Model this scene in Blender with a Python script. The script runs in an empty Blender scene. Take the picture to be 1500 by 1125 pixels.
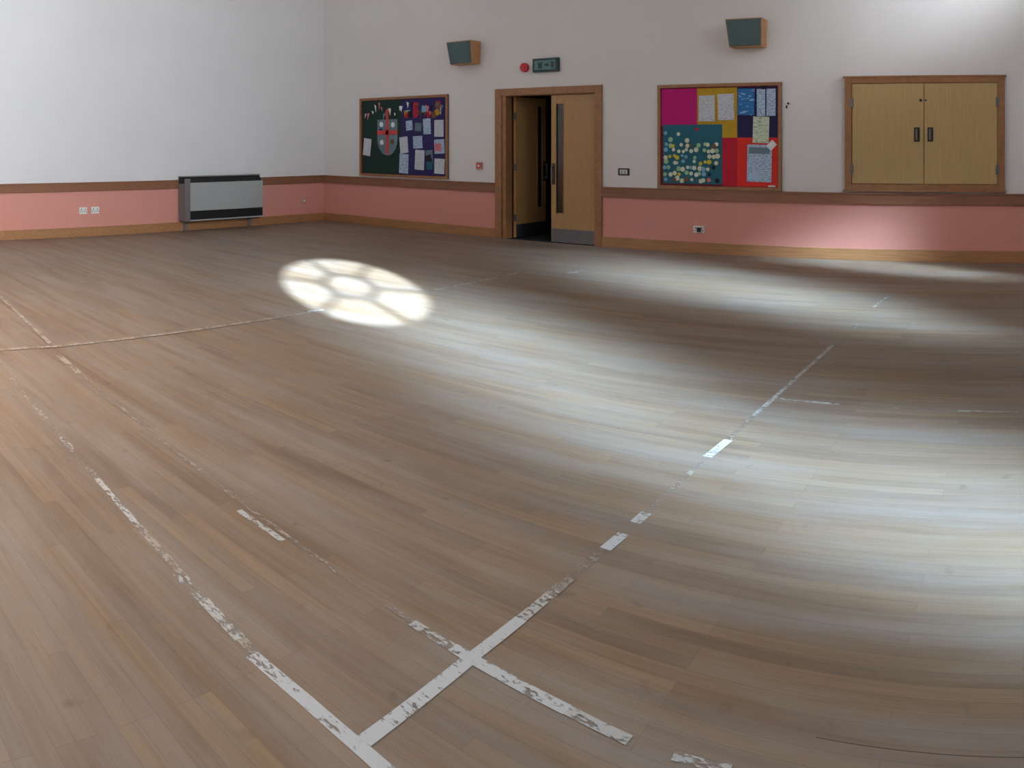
import bpy, bmesh, math, random
from mathutils import Vector
random.seed(4)
sc=bpy.context.scene
YN=9.59; XW=-11.17; XE=3.0; YS=-5.0; ZC=7.2

# ------------------------------------------------------------ camera
cam=bpy.data.cameras.new('camera'); co=bpy.data.objects.new('camera',cam); sc.collection.objects.link(co); sc.camera=co
co.location=(0,0,1.45); co.rotation_euler=(math.pi/2,0,0.6303)
cam.type='PANO'; cam.lens=24.7; cam.clip_start=.05
for o in (getattr(cam,'cycles',None),cam):
    try:
        o.panorama_type='CENTRAL_CYLINDRICAL'
        o.central_cylindrical_range_u_min=-.6303; o.central_cylindrical_range_u_max=.6303
        o.central_cylindrical_range_v_min=-.7731; o.central_cylindrical_range_v_max=.1723
        o.central_cylindrical_radius=1.0
        break
    except Exception as e: pass
sc.view_settings.view_transform='Standard'

# ------------------------------------------------------------ materials
def s2l(c):
    return tuple(((v/255)/12.92 if v/255<=.04045 else ((v/255+.055)/1.055)**2.4) for v in c)
def mat(name,rgb,rough=.6,noise=.0,scale=(8,8,8),bump=0,spec=.5,metal=0):
    m=bpy.data.materials.new(name); m.use_nodes=True; nt=m.node_tree; p=nt.nodes['Principled BSDF']
    p.inputs['Roughness'].default_value=rough; p.inputs['Metallic'].default_value=metal
    p.inputs['Specular IOR Level'].default_value=spec
    c=s2l(rgb)
    tc=nt.nodes.new('ShaderNodeTexCoord'); mp=nt.nodes.new('ShaderNodeMapping'); mp.inputs['Scale'].default_value=scale
    nz=nt.nodes.new('ShaderNodeTexNoise'); nz.inputs['Scale'].default_value=1; nz.inputs['Detail'].default_value=5
    nt.links.new(tc.outputs['Object'],mp.inputs[0]); nt.links.new(mp.outputs[0],nz.inputs['Vector'])
    cr=nt.nodes.new('ShaderNodeValToRGB'); cr.color_ramp.elements[0].position=.3; cr.color_ramp.elements[1].position=.7
    cr.color_ramp.elements[0].color=(*[max(0,v*(1-noise)) for v in c],1); cr.color_ramp.elements[1].color=(*[min(1,v*(1+noise)) for v in c],1)
    nt.links.new(nz.outputs['Fac'],cr.inputs[0]); nt.links.new(cr.outputs[0],p.inputs['Base Color'])
    if bump:
        b=nt.nodes.new('ShaderNodeBump'); b.inputs['Strength'].default_value=bump; b.inputs['Distance'].default_value=.01
        nt.links.new(nz.outputs['Fac'],b.inputs['Height']); nt.links.new(b.outputs[0],p.inputs['Normal'])
    return m
def wall_mat():
    m=mat('wall_paint',(228,222,218),.75,.02,(1.2,1.2,1.2)); nt=m.node_tree; p=nt.nodes['Principled BSDF']
    src=p.inputs['Base Color'].links[0].from_socket
    tc=nt.nodes.new('ShaderNodeTexCoord'); sx=nt.nodes.new('ShaderNodeSeparateXYZ'); nt.links.new(tc.outputs['Object'],sx.inputs[0])
    lt=nt.nodes.new('ShaderNodeMath'); lt.operation='LESS_THAN'; lt.inputs[1].default_value=.74; nt.links.new(sx.outputs['Z'],lt.inputs[0])
    mx=nt.nodes.new('ShaderNodeMixRGB'); mx.inputs[2].default_value=(*s2l((218,148,132)),1)
    nt.links.new(lt.outputs[0],mx.inputs[0]); nt.links.new(src,mx.inputs[1]); nt.links.new(mx.outputs[0],p.inputs['Base Color'])
    return m
M={}
M['wall']=wall_mat()
M['white']=mat('painted_ceiling',(225,225,222),.8,.02)
M['darktrim']=mat('dado_wood',(142,94,66),.5,.15,(3,30,60))
M['base']=mat('skirting_wood',(172,122,80),.45,.18,(3,30,60))
M['doorw']=mat('door_wood',(176,134,84),.45,.10,(60,30,3))
M['ply']=mat('cupboard_maple',(188,156,102),.5,.07,(50,20,3))
M['frame']=mat('frame_wood',(154,106,66),.45,.15,(14,14,14))
M['black']=mat('black_plastic',(18,18,20),.5)
M['dark']=mat('dark_gap',(10,10,10),.8)
M['steel']=mat('brushed_steel',(120,120,122),.35,.1,(3,80,80),metal=.8)
M['bronze']=mat('dark_metal',(70,60,55),.4,.1,metal=.6)
M['glass']=mat('dark_glass',(52,46,38),.12)
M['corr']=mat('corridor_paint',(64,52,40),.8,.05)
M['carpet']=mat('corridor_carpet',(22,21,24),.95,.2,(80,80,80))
M['spk']=mat('speaker_grille_cloth',(84,104,104),.85,.12,(300,300,300))
M['spkw']=mat('speaker_wood',(186,134,86),.5,.1,(20,20,20))
M['red']=mat('red_plastic',(200,24,40),.4)
M['sign']=mat('sign_case',(26,56,54),.45)
M['signl']=mat('sign_face',(92,132,124),.5,.05)
M['heat']=mat('heater_enamel',(168,168,164),.45,.03,(3,3,3))
M['heatd']=mat('heater_grille',(22,22,24),.6,.3,(1,200,1))
M['heatf']=mat('heater_side',(120,112,108),.5,.05)
M['plastic']=mat('white_plastic',(232,230,224),.4)
M['pinkp']=mat('pink_plastic',(196,120,112),.5)
M['beige']=mat('beige_plastic',(190,150,130),.5)
M['crack']=mat('joint_crack',(84,70,58),.8)
for n,c in dict(green=(20,48,40),purple=(46,36,92),navy=(34,28,72),magenta=(190,14,112),mustard=(186,146,30),
                teal=(36,98,114),crimson=(186,20,48),orred=(220,46,34),maroon=(110,24,40),blue=(36,116,184),
                shield=(104,126,136),rcross=(206,70,66),cream=(216,216,184),lgreen=(150,190,150),pale=(176,200,226),
                brown=(120,80,50),yel=(214,190,50),bwhite=(230,230,230),bred=(196,30,40),bblk=(20,20,25),sky=(120,175,200),pinkk=(216,120,130)).items():
    M[n]=mat('card_'+n,c,.85,.08,(12,12,12))
def print_mat(name,base,ink,sc_=60,th=.56):
    m=mat(name,base,.8,.02); nt=m.node_tree; p=nt.nodes['Principled BSDF']
    tc=nt.nodes.new('ShaderNodeTexCoord'); mp=nt.nodes.new('ShaderNodeMapping'); mp.inputs['Scale'].default_value=(sc_*.5,sc_*.5,sc_*1.6)
    nz=nt.nodes.new('ShaderNodeTexNoise'); nz.inputs['Scale'].default_value=1; nz.inputs['Detail'].default_value=2
    nt.links.new(tc.outputs['Object'],mp.inputs[0]); nt.links.new(mp.outputs[0],nz.inputs['Vector'])
    cr=nt.nodes.new('ShaderNodeValToRGB'); cr.color_ramp.elements[0].position=th-.02; cr.color_ramp.elements[1].position=th+.06
    cr.color_ramp.elements[0].color=(*s2l(base),1); cr.color_ramp.elements[1].color=(*s2l(ink),1)
    nt.links.new(nz.outputs['Fac'],cr.inputs[0]); nt.links.new(cr.outputs[0],p.inputs['Base Color'])
    return m
M['paper']=print_mat('printed_paper',(206,208,214),(165,166,178),90)
M['paperb']=print_mat('printed_paper_blue',(184,200,218),(130,152,186),50,.52)
M['paperg']=print_mat('printed_paper_green',(206,214,186),(150,176,150),40,.54)
M['poster']=print_mat('blue_poster',(40,112,172),(150,185,215),30,.58)

def floor_mat():
    m=bpy.data.materials.new('worn_strip_floor'); m.use_nodes=True; nt=m.node_tree; L=nt.links.new; p=nt.nodes['Principled BSDF']
    N=lambda t:nt.nodes.new('ShaderNode'+t)
    tc=N('TexCoord')
    br=N('TexBrick'); br.inputs['Scale'].default_value=1; br.inputs['Brick Width'].default_value=.9; br.inputs['Row Height'].default_value=.055
    br.inputs['Mortar Size'].default_value=.0010; br.inputs['Mortar Smooth'].default_value=.6; br.offset=.37; br.offset_frequency=3
    br.inputs['Color1'].default_value=(0,0,0,1); br.inputs['Color2'].default_value=(1,1,1,1); br.inputs['Mortar'].default_value=(.5,.5,.5,1); br.inputs['Bias'].default_value=0
    L(tc.outputs['Object'],br.inputs['Vector'])
    ramp=N('ValToRGB'); e=ramp.color_ramp.elements; e[0].color=(*s2l((132,109,88)),1); e[1].color=(*s2l((156,129,101)),1)
    L(br.outputs['Color'],ramp.inputs[0])
    mp=N('Mapping'); mp.inputs['Scale'].default_value=(1.0,26,1); L(tc.outputs['Object'],mp.inputs[0])
    gr=N('TexNoise'); gr.inputs['Scale'].default_value=1.6; gr.inputs['Detail'].default_value=8; gr.inputs['Roughness'].default_value=.65; L(mp.outputs[0],gr.inputs['Vector'])
    gcr=N('ValToRGB'); gcr.color_ramp.elements[0].position=.3; gcr.color_ramp.elements[1].position=.72
    gcr.color_ramp.elements[0].color=(.68,.68,.69,1); gcr.color_ramp.elements[1].color=(1.0,1.0,1.0,1); L(gr.outputs['Fac'],gcr.inputs[0])
    mu=N('MixRGB'); mu.blend_type='MULTIPLY'; mu.inputs[0].default_value=1; L(ramp.outputs[0],mu.inputs[1]); L(gcr.outputs[0],mu.inputs[2])
    # wear : stretched patches of greyed bare wood
    mp2=N('Mapping'); mp2.inputs['Scale'].default_value=(.5,3.6,1); L(tc.outputs['Object'],mp2.inputs[0])
    w=N('TexNoise'); w.inputs['Scale'].default_value=1.1; w.inputs['Detail'].default_value=9; w.inputs['Roughness'].default_value=.7; L(mp2.outputs[0],w.inputs['Vector'])
    wr=N('ValToRGB'); wr.color_ramp.elements[0].position=.40; wr.color_ramp.elements[1].position=.66; L(w.outputs['Fac'],wr.inputs[0])
    ws=N('Math'); ws.operation='MULTIPLY'; ws.inputs[1].default_value=.8; L(wr.outputs[0],ws.inputs[0])
    mg=N('MixRGB'); L(ws.outputs[0],mg.inputs[0]); L(mu.outputs[0],mg.inputs[1]); mg.inputs[2].default_value=(*s2l((150,138,128)),1)
    mj=N('MixRGB'); mj.blend_type='MULTIPLY'; L(br.outputs['Fac'],mj.inputs[0]); L(mg.outputs[0],mj.inputs[1]); mj.inputs[2].default_value=(.72,.70,.68,1)
    sn=N('TexNoise'); sn.inputs['Scale'].default_value=9; sn.inputs['Detail'].default_value=4; L(tc.outputs['Object'],sn.inputs['Vector'])
    sr=N('ValToRGB'); sr.color_ramp.elements[0].position=.66; sr.color_ramp.elements[1].position=.78; sr.color_ramp.elements[0].color=(1,1,1,1); sr.color_ramp.elements[1].color=(.7,.68,.66,1); L(sn.outputs['Fac'],sr.inputs[0])
    ms=N('MixRGB'); ms.blend_type='MULTIPLY'; ms.inputs[0].default_value=1; L(mj.outputs[0],ms.inputs[1]); L(sr.outputs[0],ms.inputs[2])
    L(ms.outputs[0],p.inputs['Base Color'])
    rr=N('MapRange'); rr.inputs['To Min'].default_value=.42; rr.inputs['To Max'].default_value=.64; L(w.outputs['Fac'],rr.inputs['Value']); L(rr.outputs[0],p.inputs['Roughness'])
    b=N('Bump'); b.inputs['Strength'].default_value=.25; b.inputs['Distance'].default_value=.002; L(gr.outputs['Fac'],b.inputs['Height']); L(b.outputs[0],p.inputs['Normal'])
    p.inputs['Specular IOR Level'].default_value=.5
    return m
M['floor']=floor_mat()
def tape_mat(name,th,rgb=(192,192,192),soft=.03):
    m=bpy.data.materials.new(name); m.use_nodes=True; nt=m.node_tree; L=nt.links.new; p=nt.nodes['Principled BSDF']
    p.inputs['Base Color'].default_value=(*s2l(rgb),1); p.inputs['Roughness'].default_value=.6
    tc=nt.nodes.new('ShaderNodeTexCoord'); nz=nt.nodes.new('ShaderNodeTexNoise'); nz.inputs['Scale'].default_value=70; nz.inputs['Detail'].default_value=6; nz.inputs['Roughness'].default_value=.7
    mp=nt.nodes.new('ShaderNodeMapping'); mp.inputs['Scale'].default_value=(.45,1.0,1); L(tc.outputs['Object'],mp.inputs[0]); L(mp.outputs[0],nz.inputs['Vector'])
    n2=nt.nodes.new('ShaderNodeTexNoise'); n2.inputs['Scale'].default_value=7; L(tc.outputs['Object'],n2.inputs['Vector'])
    ad=nt.nodes.new('ShaderNodeMath'); ad.operation='MULTIPLY_ADD'; ad.inputs[1].default_value=.5; L(n2.outputs['Fac'],ad.inputs[0]); L(nz.outputs['Fac'],ad.inputs[2])
    r=nt.nodes.new('ShaderNodeValToRGB'); r.color_ramp.elements[0].position=th-soft; r.color_ramp.elements[1].position=th+soft; L(ad.outputs[0],r.inputs[0])
    L(r.outputs[0],p.inputs['Alpha'])
    return m
T_SOLID=tape_mat('floor_tape',.62,(198,198,198),.05); T_WORN=tape_mat('worn_floor_tape',.72,(188,186,182),.05); T_FAINT=tape_mat('faded_floor_tape',.77,(164,152,140),.08)
T_SCAR=tape_mat('tape_ghost_mark',.68,(172,160,148),.12)

# ------------------------------------------------------------ mesh builder
class MB:
    def __init__(s): s.v=[];s.f=[];s.mi=[];s.mats=[]
    def m(s,mt):
        if isinstance(mt,str): mt=M[mt]
        if mt not in s.mats: s.mats.append(mt)
        return s.mats.index(mt)
    def hexa(s,vs,mt):
        b=len(s.v); s.v+=[tuple(v) for v in vs]; i=s.m(mt)
        for f in ((0,3,2,1),(4,5,6,7),(0,1,5,4),(1,2,6,5),(2,3,7,6),(3,0,4,7)):
            s.f.append(tuple(b+k for k in f)); s.mi.append(i)
    def box(s,x0,x1,y0,y1,z0,z1,mt):
        s.hexa([(x0,y0,z0),(x1,y0,z0),(x1,y1,z0),(x0,y1,z0),(x0,y0,z1),(x1,y0,z1),(x1,y1,z1),(x0,y1,z1)],mt)
    def prism(s,pts,y0,y1,mt):   # pts in XZ, counter-clockwise seen from -Y
        b=len(s.v); n=len(pts); i=s.m(mt)
        s.v+=[(x,y0,z) for x,z in pts]+[(x,y1,z) for x,z in pts]
        s.f.append(tuple(range(b,b+n))); s.mi.append(i)
        s.f.append(tuple(range(b+2*n-1,b+n-1,-1))); s.mi.append(i)
        for k in range(n):
            j=(k+1)%n; s.f.append((b+k,b+n+k,b+n+j,b+j)); s.mi.append(i)
    def disc(s,cx,cz,r,y0,y1,mt,n=20,sx=1,rot=0):
        s.prism([(cx+r*sx*math.cos(2*math.pi*k/n+rot),cz+r*math.sin(2*math.pi*k/n+rot)) for k in range(n)],y0,y1,mt)
    def quad(s,pts,mt):
        b=len(s.v); s.v+=[tuple(p) for p in pts]; s.f.append((b,b+1,b+2,b+3)); s.mi.append(s.m(mt))
    def done(s,name,bevel=0,parent=None,loc=(0,0,0),rotz=0):
        me=bpy.data.meshes.new(name); me.from_pydata(s.v,[],s.f); me.update()
        for mt in s.mats: me.materials.append(mt)
        for p,i in zip(me.polygons,s.mi): p.material_index=i
        bm=bmesh.new(); bm.from_mesh(me); bmesh.ops.recalc_face_normals(bm,faces=bm.faces); bm.to_mesh(me); bm.free()
        o=bpy.data.objects.new(name,me); sc.collection.objects.link(o); o.location=loc; o.rotation_euler=(0,0,rotz)
        if bevel:
            b=o.modifiers.new('bevel','BEVEL'); b.width=bevel; b.segments=2; b.limit_method='ANGLE'
        if parent: o.parent=parent
        return o
def empty(name,loc=(0,0,0)):
    e=bpy.data.objects.new(name,None); sc.collection.objects.link(e); e.location=loc; e.empty_display_size=.1; return e

# ------------------------------------------------------------ room shell
b=MB(); b.box(XW,XE,YS,YN,-.12,0,'floor'); b.done('floor')
DX0,DX1,DZ=-7.18,-5.53,2.14
b=MB(); b.box(XW-.2,DX0,YN,YN+.15,0,ZC,'wall'); b.box(DX1,XE+.2,YN,YN+.15,0,ZC,'wall'); b.box(DX0,DX1,YN,YN+.15,DZ,ZC,'wall'); b.done('wall_north')
b=MB(); b.box(XW-.2,XW,YS,YN,0,ZC,'wall'); b.done('wall_west')
b=MB(); b.box(XW-.2,XE+.2,YS-.2,YS,0,ZC,'wall'); b.done('wall_south')
b=MB(); b.box(XW-.2,XE+.2,YS-.2,YN+.2,ZC,ZC+.15,'white'); b.done('ceiling')
# east wall with round rose window
SD=(-1,.50,-.47)
WY,WZ,WR=.96,4.23,.75
b=MB(); t=.05; S=1.05
b.box(XE,XE+t,YS,WY-S,0,ZC,'wall'); b.box(XE,XE+t,WY+S,YN,0,ZC,'wall')
b.box(XE,XE+t,WY-S,WY+S,0,WZ-S,'wall'); b.box(XE,XE+t,WY-S,WY+S,WZ+S,ZC,'wall')
n=64
def sq(a):
    c,s_=math.cos(a),math.sin(a); k=S/max(abs(c),abs(s_)); return WY+c*k,WZ+s_*k
for k in range(n):
    a0=2*math.pi*k/n; a1=2*math.pi*(k+1)/n
    i0=(WY+WR*math.cos(a0),WZ+WR*math.sin(a0)); i1=(WY+WR*math.cos(a1),WZ+WR*math.sin(a1)); o0=sq(a0); o1=sq(a1)
    b.hexa([(XE,*i0),(XE,*o0),(XE,*o1),(XE,*i1),(XE+t,*i0),(XE+t,*o0),(XE+t,*o1),(XE+t,*i1)],'wall')
b.done('wall_east')
b=MB()
def ring(r0,r1):
    for k in range(48):
        a0=2*math.pi*k/48; a1=2*math.pi*(k+1)/48
        P=lambda r,a:(WY+r*math.cos(a),WZ+r*math.sin(a))
        vs=[P(r0,a0),P(r1,a0),P(r1,a1),P(r0,a1)]
        b.hexa([(XE+.01,*q) for q in vs]+[(XE+.03,*q) for q in vs],'white')
ring(.73,.75); ring(.235,.295)
for k in range(6):
    a=math.pi/6+k*math.pi/3; c,s_=math.cos(a),math.sin(a); h=.027
    vs=[(WY+c*r-s_*hh,WZ+s_*r+c*hh) for r,hh in ((.29,-h),(.735,-h),(.735,h),(.29,h))]
    b.hexa([(XE+.012,*q) for q in vs]+[(XE+.028,*q) for q in vs],'white')
b.done('window_1')

# trims
b=MB(); b.box(XW+.03,-7.29,YN-.032,YN,.68,.81,'darktrim'); b.box(XW+.03,-7.29,YN-.045,YN,.795,.815,'darktrim'); b.done('trim_1',.004)
b=MB(); b.box(-5.48,XE,YN-.032,YN,.68,.81,'darktrim'); b.box(-5.48,XE,YN-.045,YN,.795,.815,'darktrim'); b.done('trim_2',.004)
b=MB(); b.box(XW,XW+.032,YS,YN,.68,.81,'darktrim'); b.box(XW,XW+.045,YS,YN,.795,.815,'darktrim'); b.done('trim_3',.004)
b=MB(); b.box(XW+.02,-7.29,YN-.022,YN,0,.14,'base'); b.box(-5.48,XE,YN-.022,YN,0,.14,'base'); b.done('baseboard_north',.004)
b=MB(); b.box(XW,XW+.022,YS,YN,0,.14,'base'); b.done('baseboard_west',.004)

# corridor behind door
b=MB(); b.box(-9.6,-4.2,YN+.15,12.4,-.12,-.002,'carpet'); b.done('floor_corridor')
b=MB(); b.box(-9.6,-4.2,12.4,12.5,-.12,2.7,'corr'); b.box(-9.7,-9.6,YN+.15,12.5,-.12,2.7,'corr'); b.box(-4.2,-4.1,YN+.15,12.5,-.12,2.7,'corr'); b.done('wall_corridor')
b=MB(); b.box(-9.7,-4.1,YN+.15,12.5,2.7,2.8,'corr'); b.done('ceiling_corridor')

# ------------------------------------------------------------ door set
door=empty('door_1',(-6.38,YN,0))
def P(o): o.parent=door; o.matrix_parent_inverse=door.matrix_basis.inverted(); return o
bpy.context.view_layer.update()
b=MB()
b.box(-7.29,-7.17,YN-.03,YN+.002,0,2.2,'frame'); b.box(-5.58,-5.475,YN-.03,YN+.002,0,2.2,'frame'); b.box(-7.17,-5.58,YN-.03,YN+.002,2.10,2.2,'frame')
b.box(-7.17,-7.10,YN-.01,YN+.15,0,2.14,'frame'); b.box(-5.60,-5.54,YN-.01,YN+.15,0,2.14,'frame'); b.box(-7.10,-5.60,YN-.01,YN+.15,2.09,2.14,'frame')
P(b.done('frame',.004))
def leaf(name,loc,rotz,mirror):
    W=.725; b=MB(); sgn=-1 if mirror else 1
    def bx(x0,x1,y0,y1,z0,z1,m):
        a,c=sorted((sgn*x0,sgn*x1)); b.box(a,c,y0,y1,z0,z1,m)
    vx0,vx1=W-.20,W-.09
    bx(0,vx0,0,.045,.01,2.085,'doorw'); bx(vx1,W,0,.045,.01,2.085,'doorw')
    bx(vx0,vx1,0,.045,.01,.42,'doorw'); bx(vx0,vx1,0,.045,1.96,2.085,'doorw')
    bx(vx0,vx1,.016,.028,.42,1.96,'glass')
    for a,c in ((vx0-.012,vx0),(vx1,vx1+.012)): bx(a,c,-.006,.051,.41,1.97,'frame')
    bx(0.01,W-.01,-.003,.048,.012,.20,'steel')
    bx(W-.065,W-.015,-.006,0,.82,1.12,'bronze')
    bx(W-.05,W-.03,-.06,-.045,.86,1.08,'steel'); bx(W-.05,W-.03,-.05,0,.86,.88,'steel'); bx(W-.05,W-.03,-.05,0,1.06,1.08,'steel')
    for z in (.3,1.05,1.8): bx(-.006,.01,-.008,.05,z-.05,z+.05,'steel')
    o=b.done(name,.002,loc=loc,rotz=rotz); return P(o)
leaf('leaf_right',(-5.605,YN+.03,0),0,True)
leaf('leaf_left',(-7.03,YN+.14,0),math.radians(86),False)

# ------------------------------------------------------------ notice boards
def board(x0,x1,z0,z1,build):
    b=MB(); yb=YN-.002; f=.04
    b.box(x0,x1,yb-.015,yb,z0,z1,'maroon')
    b.box(x0,x0+f,yb-.035,yb,z0,z1,'frame'); b.box(x1-f,x1,yb-.035,yb,z0,z1,'frame'); b.box(x0+f,x1-f,yb-.035,yb,z0,z0+f,'frame'); b.box(x0+f,x1-f,yb-.035,yb,z1-f,z1,'frame')
    W=x1-x0; H=z1-z0; Y=yb-.015
    layer=[0]
    def card(u0,u1,w0,w1,mt,lay=1,rot=0):
        cx=x0+W*(u0+u1)/2; cz=z1-H*(w0+w1)/2; hx=W*(u1-u0)/2; hz=H*(w1-w0)/2; c,s=math.cos(rot),math.sin(rot)
        layer[0]+=.00002
        b.prism([(cx+c*a-s*d,cz+s*a+c*d) for a,d in ((-hx,-hz),(hx,-hz),(hx,hz),(-hx,hz))],Y-.003*lay-layer[0],Y-.0001,mt)
    build(b,card,x0,z1,W,H,Y)
    return b.done('noticeboard')
def b1(b,card,x0,z1,W,H,Y):
    card(.03,.495,.035,.965,'green'); card(.495,.97,.035,.965,'purple')
    for k in range(26):
        u=.045+.9*k/25+random.uniform(-.02,.02); w=.06+random.uniform(0,.14); s=random.uniform(.010,.022)
        mt=random.choice(['bwhite','bwhite','bblk','bred','pinkk','bwhite','brown','shield'] if u<.5 else ['brown','mustard','bwhite','shield','bblk','pinkk','bred','sky','bwhite'])
        X=x0+W*u; Z=z1-H*w; hw=s*W*.7; hh=H*.08*random.uniform(.5,1.3)
        b.prism([(X+random.uniform(-.03,.03),Z-hh),(X+hw,Z-random.uniform(0,.03)),(X-hw,Z)],Y-.010-.0002*k,Y-.006,mt)
    for k in range(16):
        u=random.uniform(.52,.95); w=random.uniform(.08,.24); mt=random.choice(['brown','mustard','bblk','bwhite','pinkk','bred','sky','crimson'])
        s=random.uniform(.014,.026); card(u-s,u+s,w-s*1.6,w+s*1.8,mt,2,random.uniform(-.5,.5))
    cx=x0+W*.335; top=z1-H*.28; w=.235; h=.60
    pts=[(cx-w,top),(cx-w,top-h*.55)]+[(cx-w*math.cos(a),top-h*.55-h*.45*math.sin(a)) for a in [math.pi*k/10 for k in range(1,10)]]+[(cx+w,top-h*.55),(cx+w,top)]
    b.prism(pts,Y-.010,Y-.006,'shield')
    b.box(cx-.03,cx+.03,Y-.014,Y-.01,top-h*.96,top+.17,'rcross'); b.box(cx-w,cx+w,Y-.014,Y-.01,top-h*.42,top-h*.30,'rcross')
    for du,dz in ((-.14,-.08),(.13,-.09),(-.13,-.38),(.12,-.37),(-.15,-.19),(.15,-.22)):
        b.disc(cx+du,top+dz,.045,Y-.012,Y-.01,random.choice(['green','brown','navy','bwhite']),8)
    for u0,u1,w0,w1,r,m in ((.045,.135,.52,.74,-.12,'paper'),(.48,.57,.5,.7,.1,'paper'),(.475,.575,.71,.95,-.04,'paperb'),(.63,.73,.49,.64,.05,'paperb'),(.65,.75,.66,.90,-.05,'paper'),(.74,.82,.28,.47,.05,'paperb'),
                          (.86,.955,.30,.50,0,'paper'),(.77,.84,.66,.82,.06,'shield'),(.86,.965,.53,.70,.04,'paperb'),(.86,.965,.76,.94,-.03,'paper'),(.55,.62,.30,.42,.1,'paperb'),(.65,.72,.33,.43,-.1,'shield')):
        card(u0,u1,w0,w1,m,3,r)
    for u,w,m in ((.80,.76,'bblk'),(.81,.84,'teal'),(.90,.62,'pinkk')): card(u-.03,u+.03,w-.04,w+.05,m,5,random.uniform(-.3,.3))
def b2(b,card,x0,z1,W,H,Y):
    card(.03,.33,.04,.40,'magenta'); card(.33,.655,.04,.52,'mustard'); card(.655,.97,.04,.52,'navy')
    card(.535,.66,.51,.965,'crimson'); card(.655,.97,.51,.965,'orred'); card(.045,.535,.385,.95,'teal',2)
    card(.345,.475,.11,.355,'paper',3); card(.50,.63,.10,.345,'paper',3,.02)
    card(.66,.79,.055,.30,'poster',3,-.02); card(.81,.875,.06,.31,'paperb',3); card(.885,.955,.06,.31,'paperb',3)
    card(.78,.905,.315,.56,'paperg',4,-.03); card(.735,.925,.575,.92,'paperb',4,-.02)
    card(.75,.91,.60,.66,'shield',5,-.02); card(.75,.83,.84,.90,'pale',5); card(.90,.95,.54,.62,'bwhite',5,-.8); card(.90,.955,.95,.965,'bwhite',5)
    for k in range(13):
        for j in range(9):
            if random.random()<.22 or (j<2 and random.random()<.6): continue
            u=.065+k*.036+random.uniform(-.01,.01); w=.47+j*.055+random.uniform(-.012,.012)
            mt=random.choice(['cream','cream','lgreen','bwhite','lgreen','sky','cream','brown','yel','cream']) if not(u>.4 and w>.7) or random.random()<.5 else random.choice(['brown','bblk','pinkk'])
            b.disc(x0+W*u,z1-H*w,random.uniform(.022,.036),Y-.012-random.random()*.002,Y-.008,mt,random.choice([5,6,8]),1,random.random()*3)
    b.disc(x0+W*.33,z1-H*.43,.02,Y-.012,Y-.008,'bred',6,1.5); b.disc(x0+W*.86,z1-H*.04,.035,Y-.014,Y-.004,'bblk',10)
board(-10.20,-8.21,.84,2.16,b1)
board(-4.63,-2.945,.82,2.165,b2)

# ------------------------------------------------------------ wall cupboard
x0,x1,z0,z1=-2.14,-.225,.855,2.195; f=.085; yb=YN-.002; b=MB()
b.box(x0,x1,yb-.02,yb,z0,z1,'ply')
b.box(x0,x0+f,yb-.055,yb,z0,z1,'frame'); b.box(x1-f,x1,yb-.055,yb,z0,z1,'frame'); b.box(x0+f,x1-f,yb-.055,yb,z0,z0+f*.8,'frame'); b.box(x0+f,x1-f,yb-.055,yb,z1-f*.8,z1,'frame')
b.box(x0-.02,x1+.02,yb-.065,yb,z0-.02,z0,'frame'); b.box(x0-.02,x1+.02,yb-.065,yb,z1,z1+.02,'frame')
mid=-1.18
b.box(x0+f+.006,mid-.004,yb-.045,yb-.02,z0+f*.8+.006,z1-f*.8-.006,'ply'); b.box(mid+.004,x1-f-.006,yb-.045,yb-.02,z0+f*.8+.006,z1-f*.8-.006,'ply')
for hx in (mid-.085,mid+.075):
    b.box(hx-.035,hx+.035,yb-.05,yb-.045,1.43,1.60,'bronze'); b.box(hx-.012,hx+.012,yb-.08,yb-.07,1.45,1.58,'steel'); b.box(hx-.012,hx+.012,yb-.075,yb-.05,1.45,1.465,'steel'); b.box(hx-.012,hx+.012,yb-.075,yb-.05,1.565,1.58,'steel')
b.disc(mid-.04,1.92,.018,yb-.052,yb-.044,'bronze',12); b.disc(mid+.02,1.92,.012,yb-.052,yb-.044,'bronze',12)
for hz in (1.1,1.9):
    b.box(x0+f-.02,x0+f+.02,yb-.062,yb-.045,hz-.055,hz+.055,'steel'); b.box(x1-f-.02,x1-f+.02,yb-.062,yb-.045,hz-.055,hz+.055,'steel')
b.done('wall_cupboard',.003)

# ------------------------------------------------------------ speakers
def speaker(xc,zc):
    b=MB(); w=.235; h=.17; yb=YN-.002; d=.23
    T=[(xc-w,yb-d-.03,zc+h),(xc+w,yb-d-.03,zc+h+.0),(xc+w-.01,yb,zc+h),(xc-w+.01,yb,zc+h)]
    Bt=[(xc-w+.03,yb-d+.03,zc-h),(xc+w-.02,yb-d+.03,zc-h),(xc+w-.02,yb,zc-h),(xc-w+.03,yb,zc-h)]
    b.hexa(Bt+T,'spkw')
    def fp(u,v,o):
        lo=Vector(Bt[0]).lerp(Vector(Bt[1]),u); hi=Vector(T[0]).lerp(Vector(T[1]),u); p=lo.lerp(hi,v); p.y-=o; return tuple(p)
    b.hexa([fp(.02,.03,0),fp(.98,.03,0),fp(.98,.97,0),fp(.02,.97,0),fp(.03,.04,.018),fp(.97,.04,.018),fp(.97,.96,.018),fp(.03,.96,.018)],'spk')
    b.hexa([fp(.46,.08,.018),fp(.54,.08,.018),fp(.54,.12,.018),fp(.46,.12,.018),fp(.46,.08,.02),fp(.54,.08,.02),fp(.54,.12,.02),fp(.46,.12,.02)],'steel')
    b.done('wall_speaker',.004)
speaker(-7.80,2.76); speaker(-3.36,2.765)

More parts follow.
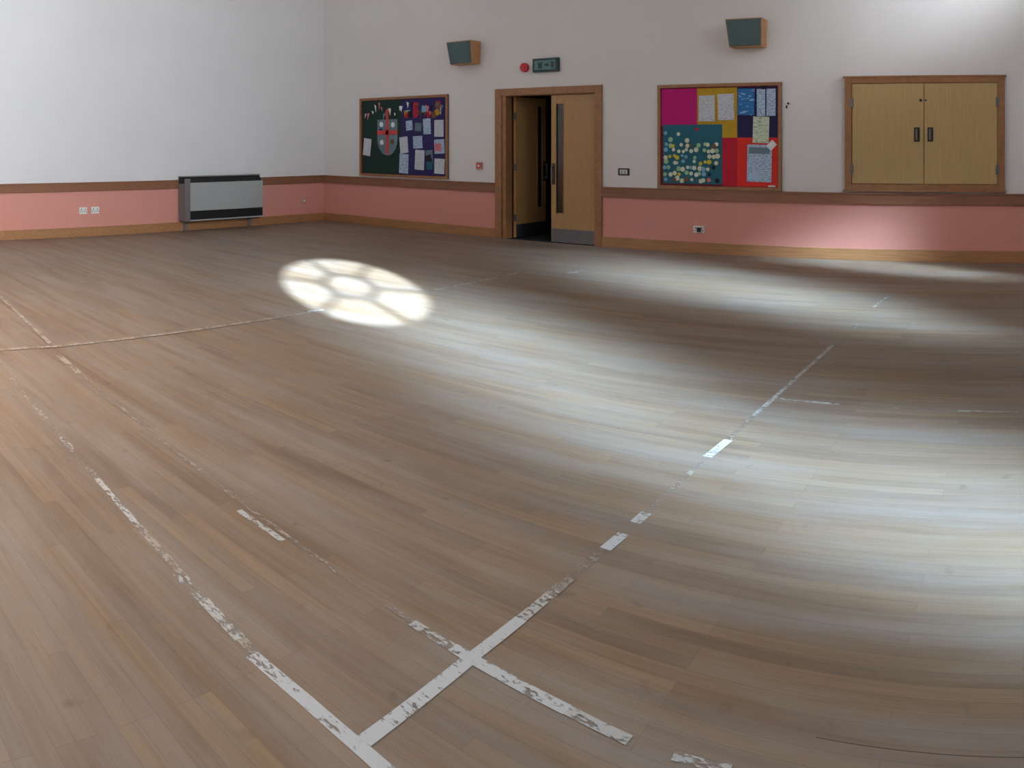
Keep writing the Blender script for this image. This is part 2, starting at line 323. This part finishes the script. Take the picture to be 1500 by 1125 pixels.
# alarm bell, exit sign, switches, sockets
b=MB(); b.disc(-6.755,2.495,.065,YN-.05,YN,'red',28); b.disc(-6.755,2.495,.03,YN-.06,YN-.05,'red',20); b.done('wall_alarm_bell')
b=MB(); y=YN-.002; b.box(-6.59,-6.165,y-.06,y,2.415,2.605,'sign'); b.box(-6.555,-6.20,y-.066,y-.06,2.445,2.575,'signl')
b.box(-6.49,-6.42,y-.069,y-.066,2.465,2.555,'sign'); b.disc(-6.455,2.545,.012,y-.07,y-.066,'signl',10)
b.prism([(-6.38,2.495),(-6.33,2.495),(-6.33,2.475),(-6.30,2.51),(-6.33,2.545),(-6.33,2.525),(-6.38,2.525)],y-.069,y-.066,'sign'); b.box(-6.27,-6.22,y-.069,y-.066,2.465,2.555,'sign'); b.done('exit_sign',.003)
b=MB(); b.box(-7.645,-7.54,y-.03,y,1.01,1.115,'pinkp'); b.box(-7.625,-7.56,y-.034,y-.03,1.03,1.095,'red'); b.box(-7.612,-7.573,y-.037,y-.034,1.045,1.08,'plastic'); b.done('fire_call_point',.003)
b=MB(); b.box(-5.225,-5.06,y-.014,y,.975,1.07,'black'); b.box(-5.20,-5.085,y-.017,y-.014,.993,1.052,'plastic'); b.box(-5.185,-5.15,y-.024,y-.017,1.0,1.045,'heat'); b.box(-5.135,-5.10,y-.024,y-.017,1.0,1.045,'heat'); b.done('light_switch',.002)
def socket(name,xc,zc,wall='n',w=.15,h=.088):
    b=MB(); b.box(-w/2,w/2,-.014,-.001,-h/2,h/2,'plastic')
    for sx in (-1,1):
        cx=sx*w*.25; b.box(cx-.007,cx+.007,-.0155,-.014,.008,.026,'black'); b.box(cx-.022,cx-.010,-.0155,-.014,-.022,-.008,'black'); b.box(cx+.010,cx+.022,-.0155,-.014,-.022,-.008,'black'); b.box(sx*w*.41-.006,sx*w*.41+.006,-.018,-.014,.012,.03,'plastic')
    b.done(name,.001,loc=(xc,YN,zc) if wall=='n' else (XW,xc,zc),rotz=0 if wall=='n' else math.pi/2)
socket('wall_socket',-4.055,.305); 
bb=MB(); bb.box(-4.07,-4.02,YN-.045,YN-.016,.275,.33,'black'); bb.done('plug_adapter',.006)
socket('wall_socket',4.885,.39,'w',.125,.10); socket('wall_socket',5.085,.39,'w',.125,.10)
b=MB(); b.box(XW+.002,XW+.016,9.07,9.15,.33,.42,'beige'); b.box(XW+.016,XW+.02,9.095,9.125,.355,.395,'plastic'); b.done('cable_outlet',.002)
b=MB(); b.disc(-2.86,1.90,.012,YN-.03,YN-.002,'black',10); b.box(-2.89,-2.875,YN-.02,YN-.002,1.84,1.875,'black'); b.done('wall_hook')

# ------------------------------------------------------------ convector heater
b=MB(); xw=XW+.047; xf=-10.93; ya,yb2=6.52,8.03; za,zb=.17,.86
b.box(xw,xf-.01,ya,yb2,za,zb-.10,'heatf')
b.hexa([(xw,ya,zb-.10),(xf-.01,ya,zb-.10),(xf-.01,yb2,zb-.10),(xw,yb2,zb-.10),(xw,ya,zb),(xf-.10,ya,zb),(xf-.10,yb2,zb),(xw,yb2,zb)],'heatd')
b.box(xf-.01,xf+.004,ya+.10,yb2,za+.16,zb-.085,'heat')
b.box(xf-.02,xf+.002,ya,ya+.10,za,zb-.02,'heatf'); b.box(xf-.01,xf,ya+.10,yb2,za+.02,za+.16,'heatd')
for k in range(5): b.box(xf-.004,xf+.004,ya+.11,yb2-.01,za+.04+k*.024,za+.046+k*.024,'black')
b.box(xf-.01,xf+.006,ya+.10,yb2,za-.0,za+.022,'heat'); b.box(xw,xf,yb2-.015,yb2+.004,za,zb-.06,'heatf')
b.box(xw,xf-.08,ya-.01,yb2+.01,zb,zb+.015,'heatf')
b.box(XW+.024,xw+.01,ya+.1,ya+.16,.0,za+.05,'heatf')
b.box(XW+.024,xw+.01,yb2-.16,yb2-.1,.0,za+.05,'heatf')
b.done('convector_heater',.004)

# ------------------------------------------------------------ floor court markings
zc_=[0]
def strip(b,pts,w,mt,z):
    for (xa,ya_),(xb,yb_) in zip(pts[:-1],pts[1:]):
        zc_[0]+=1; zz=.001+.00012*zc_[0]
        d=Vector((xb-xa,yb_-ya_)).normalized(); nx,ny=-d.y*w/2,d.x*w/2
        b.quad([(xa-nx,ya_-ny,zz),(xb-nx,yb_-ny,zz),(xb+nx,yb_+ny,zz),(xa+nx,ya_+ny,zz)],mt)
b=MB(); Z=0
strip(b,[(-5.2,1.62),(-2.7,1.41)],.03,T_FAINT,Z); strip(b,[(-2.72,1.412),(-1.86,1.34)],.03,T_SCAR,Z)
strip(b,[(-1.861,1.330),(-1.63,1.332),(-1.430,1.326),(-1.28,1.318)],.042,T_SOLID,Z)
strip(b,[(-2.345,1.371),(-1.94,1.344)],.036,T_WORN,Z)
strip(b,[(-3.171,1.448),(-2.72,1.412)],.024,T_WORN,Z); strip(b,[(-3.675,1.491),(-3.467,1.475)],.03,T_WORN,Z)
strip(b,[(-5.07,2.04),(-4.62,2.0)],.04,T_SCAR,Z); strip(b,[(-4.62,2.0),(-1.6,1.775)],.02,T_FAINT,Z); strip(b,[(-2.614,1.805),(-2.323,1.797)],.026,T_WORN,Z)
strip(b,[(-1.667,1.778),(-1.50,1.768)],.034,T_WORN,Z); strip(b,[(-1.50,1.768),(-1.10,1.746)],.04,T_SOLID,Z); strip(b,[(-1.10,1.746),(-.915,1.732)],.036,T_WORN,Z)
strip(b,[(-.80,1.734),(-.66,1.748)],.03,T_WORN,Z)
b.done('floor_marking_side_line')
b=MB()
strip(b,[(-1.42,1.345),(-1.429,1.76)],.046,T_SOLID,Z); strip(b,[(-1.429,1.76),(-1.425,2.0)],.042,T_SOLID,Z); strip(b,[(-1.425,2.0),(-1.423,2.22)],.038,T_WORN,Z)
strip(b,[(-1.423,2.19),(-1.418,2.50)],.035,T_FAINT,Z); strip(b,[(-1.417,2.50),(-1.413,2.63)],.045,T_SOLID,Z); strip(b,[(-1.415,2.72),(-1.413,2.82)],.045,T_WORN,Z); strip(b,[(-1.413,2.82),(-1.41,3.40)],.025,T_FAINT,Z)
strip(b,[(-1.41,3.43),(-1.395,3.66)],.045,T_SOLID,Z); strip(b,[(-1.395,3.66),(-1.39,4.03)],.03,T_FAINT,Z); strip(b,[(-1.39,4.03),(-1.38,4.36)],.03,T_WORN,Z)
strip(b,[(-1.38,4.36),(-1.335,5.6)],.026,T_WORN,Z)
strip(b,[(-1.31,6.1),(-1.30,6.25)],.04,T_SCAR,Z); strip(b,[(-1.29,6.9),(-1.25,7.5)],.03,T_WORN,Z)
b.done('floor_marking_base_line')
b=MB()
strip(b,[(-1.36,4.34),(-1.0,4.33)],.03,T_WORN,Z); strip(b,[(-1.0,4.33),(-.35,4.32)],.02,T_FAINT,Z); strip(b,[(-.35,4.32),(1.0,4.30)],.028,T_SCAR,Z)
b.done('floor_marking_centre_line')
b=MB()
strip(b,[(-5.36,1.5),(-5.29,2.1),(-5.254,4.475)],.045,T_SCAR,Z); strip(b,[(-5.29,4.36),(-5.25,4.5)],.04,T_SOLID,Z); strip(b,[(-5.2,5.8),(-5.155,7.19)],.06,T_SCAR,Z)
strip(b,[(-7.14,2.29),(-5.26,2.085)],.035,T_SCAR,Z)
strip(b,[(-4.75,7.55),(-4.62,7.55)],.06,T_WORN,Z); strip(b,[(-4.69,7.45),(-4.66,7.75)],.04,T_WORN,Z)
b.done('floor_marking_cross_line')
b=MB(); b.box(-.5,.6,1.9068,1.9085,-.001,.0005,'crack'); b.done('floor_joint_crack')

# ------------------------------------------------------------ lights
def aim(o,d): o.rotation_euler=Vector(d).to_track_quat('-Z','Y').to_euler()
sun=bpy.data.lights.new('sun','SUN'); sun.energy=50; sun.angle=math.radians(.75); sun.color=(.58,.80,1)
so=bpy.data.objects.new('sun',sun); sc.collection.objects.link(so); aim(so,SD); so.location=(8,0,8)
def area(name,loc,d,sx,sy,e,col,spread=180):
    l=bpy.data.lights.new(name,'AREA'); l.shape='RECTANGLE'; l.size=sx; l.size_y=sy; l.energy=e; l.color=col; l.spread=math.radians(spread)
    o=bpy.data.objects.new(name,l); sc.collection.objects.link(o); o.location=loc; aim(o,d); return o
D=(-1,.42,-.5)
area('window_light_shaft',(XE-.1,1.90,2.8),D,.85,2.5,86,(.46,.72,1),15)
area('window_light_shaft',(XE-.1,1.95,1.45),D,1.1,1.3,50,(.46,.72,1),22)
area('window_light_shaft',(XE-.1,5.05,2.3),D,1.0,2.6,80,(.46,.72,1),15)
area('window_light_shaft',(XE-.1,7.3,2.0),D,.4,1.6,20,(.50,.75,1),12)
area('window_light_shaft',(XE-.1,8.0,4.5),(-1,.42,-.36),.5,1.4,9,(.8,.9,1),20)
area('daylight_fill',(XE-.1,-.5,4.2),(-1,.0,-.02),6,4,500,(.76,.88,1),84)
area('daylight_fill',(XE-.1,5.5,4.6),(-.75,1,-.15),2,2.5,60,(.84,.92,1),130)  # fill light added to brighten the right part of the north wall
area('daylight_fill',(XE-.1,1.0,3.2),(-.8,.2,-1),2.5,2,55,(.72,.87,1),130)  # added cool fill, lifts the near right floor; not an actual window
area('warm_floor_fill',(-5.8,-1.5,5.5),(-.05,.2,-1),2.5,2.5,165,(1,.72,.48),95)  # unseen warm area light added to tint the near left floor
w=bpy.data.worlds.new('world'); sc.world=w; w.use_nodes=True; bg=w.node_tree.nodes['Background']; bg.inputs[0].default_value=(.8,.88,1,1); bg.inputs[1].default_value=1
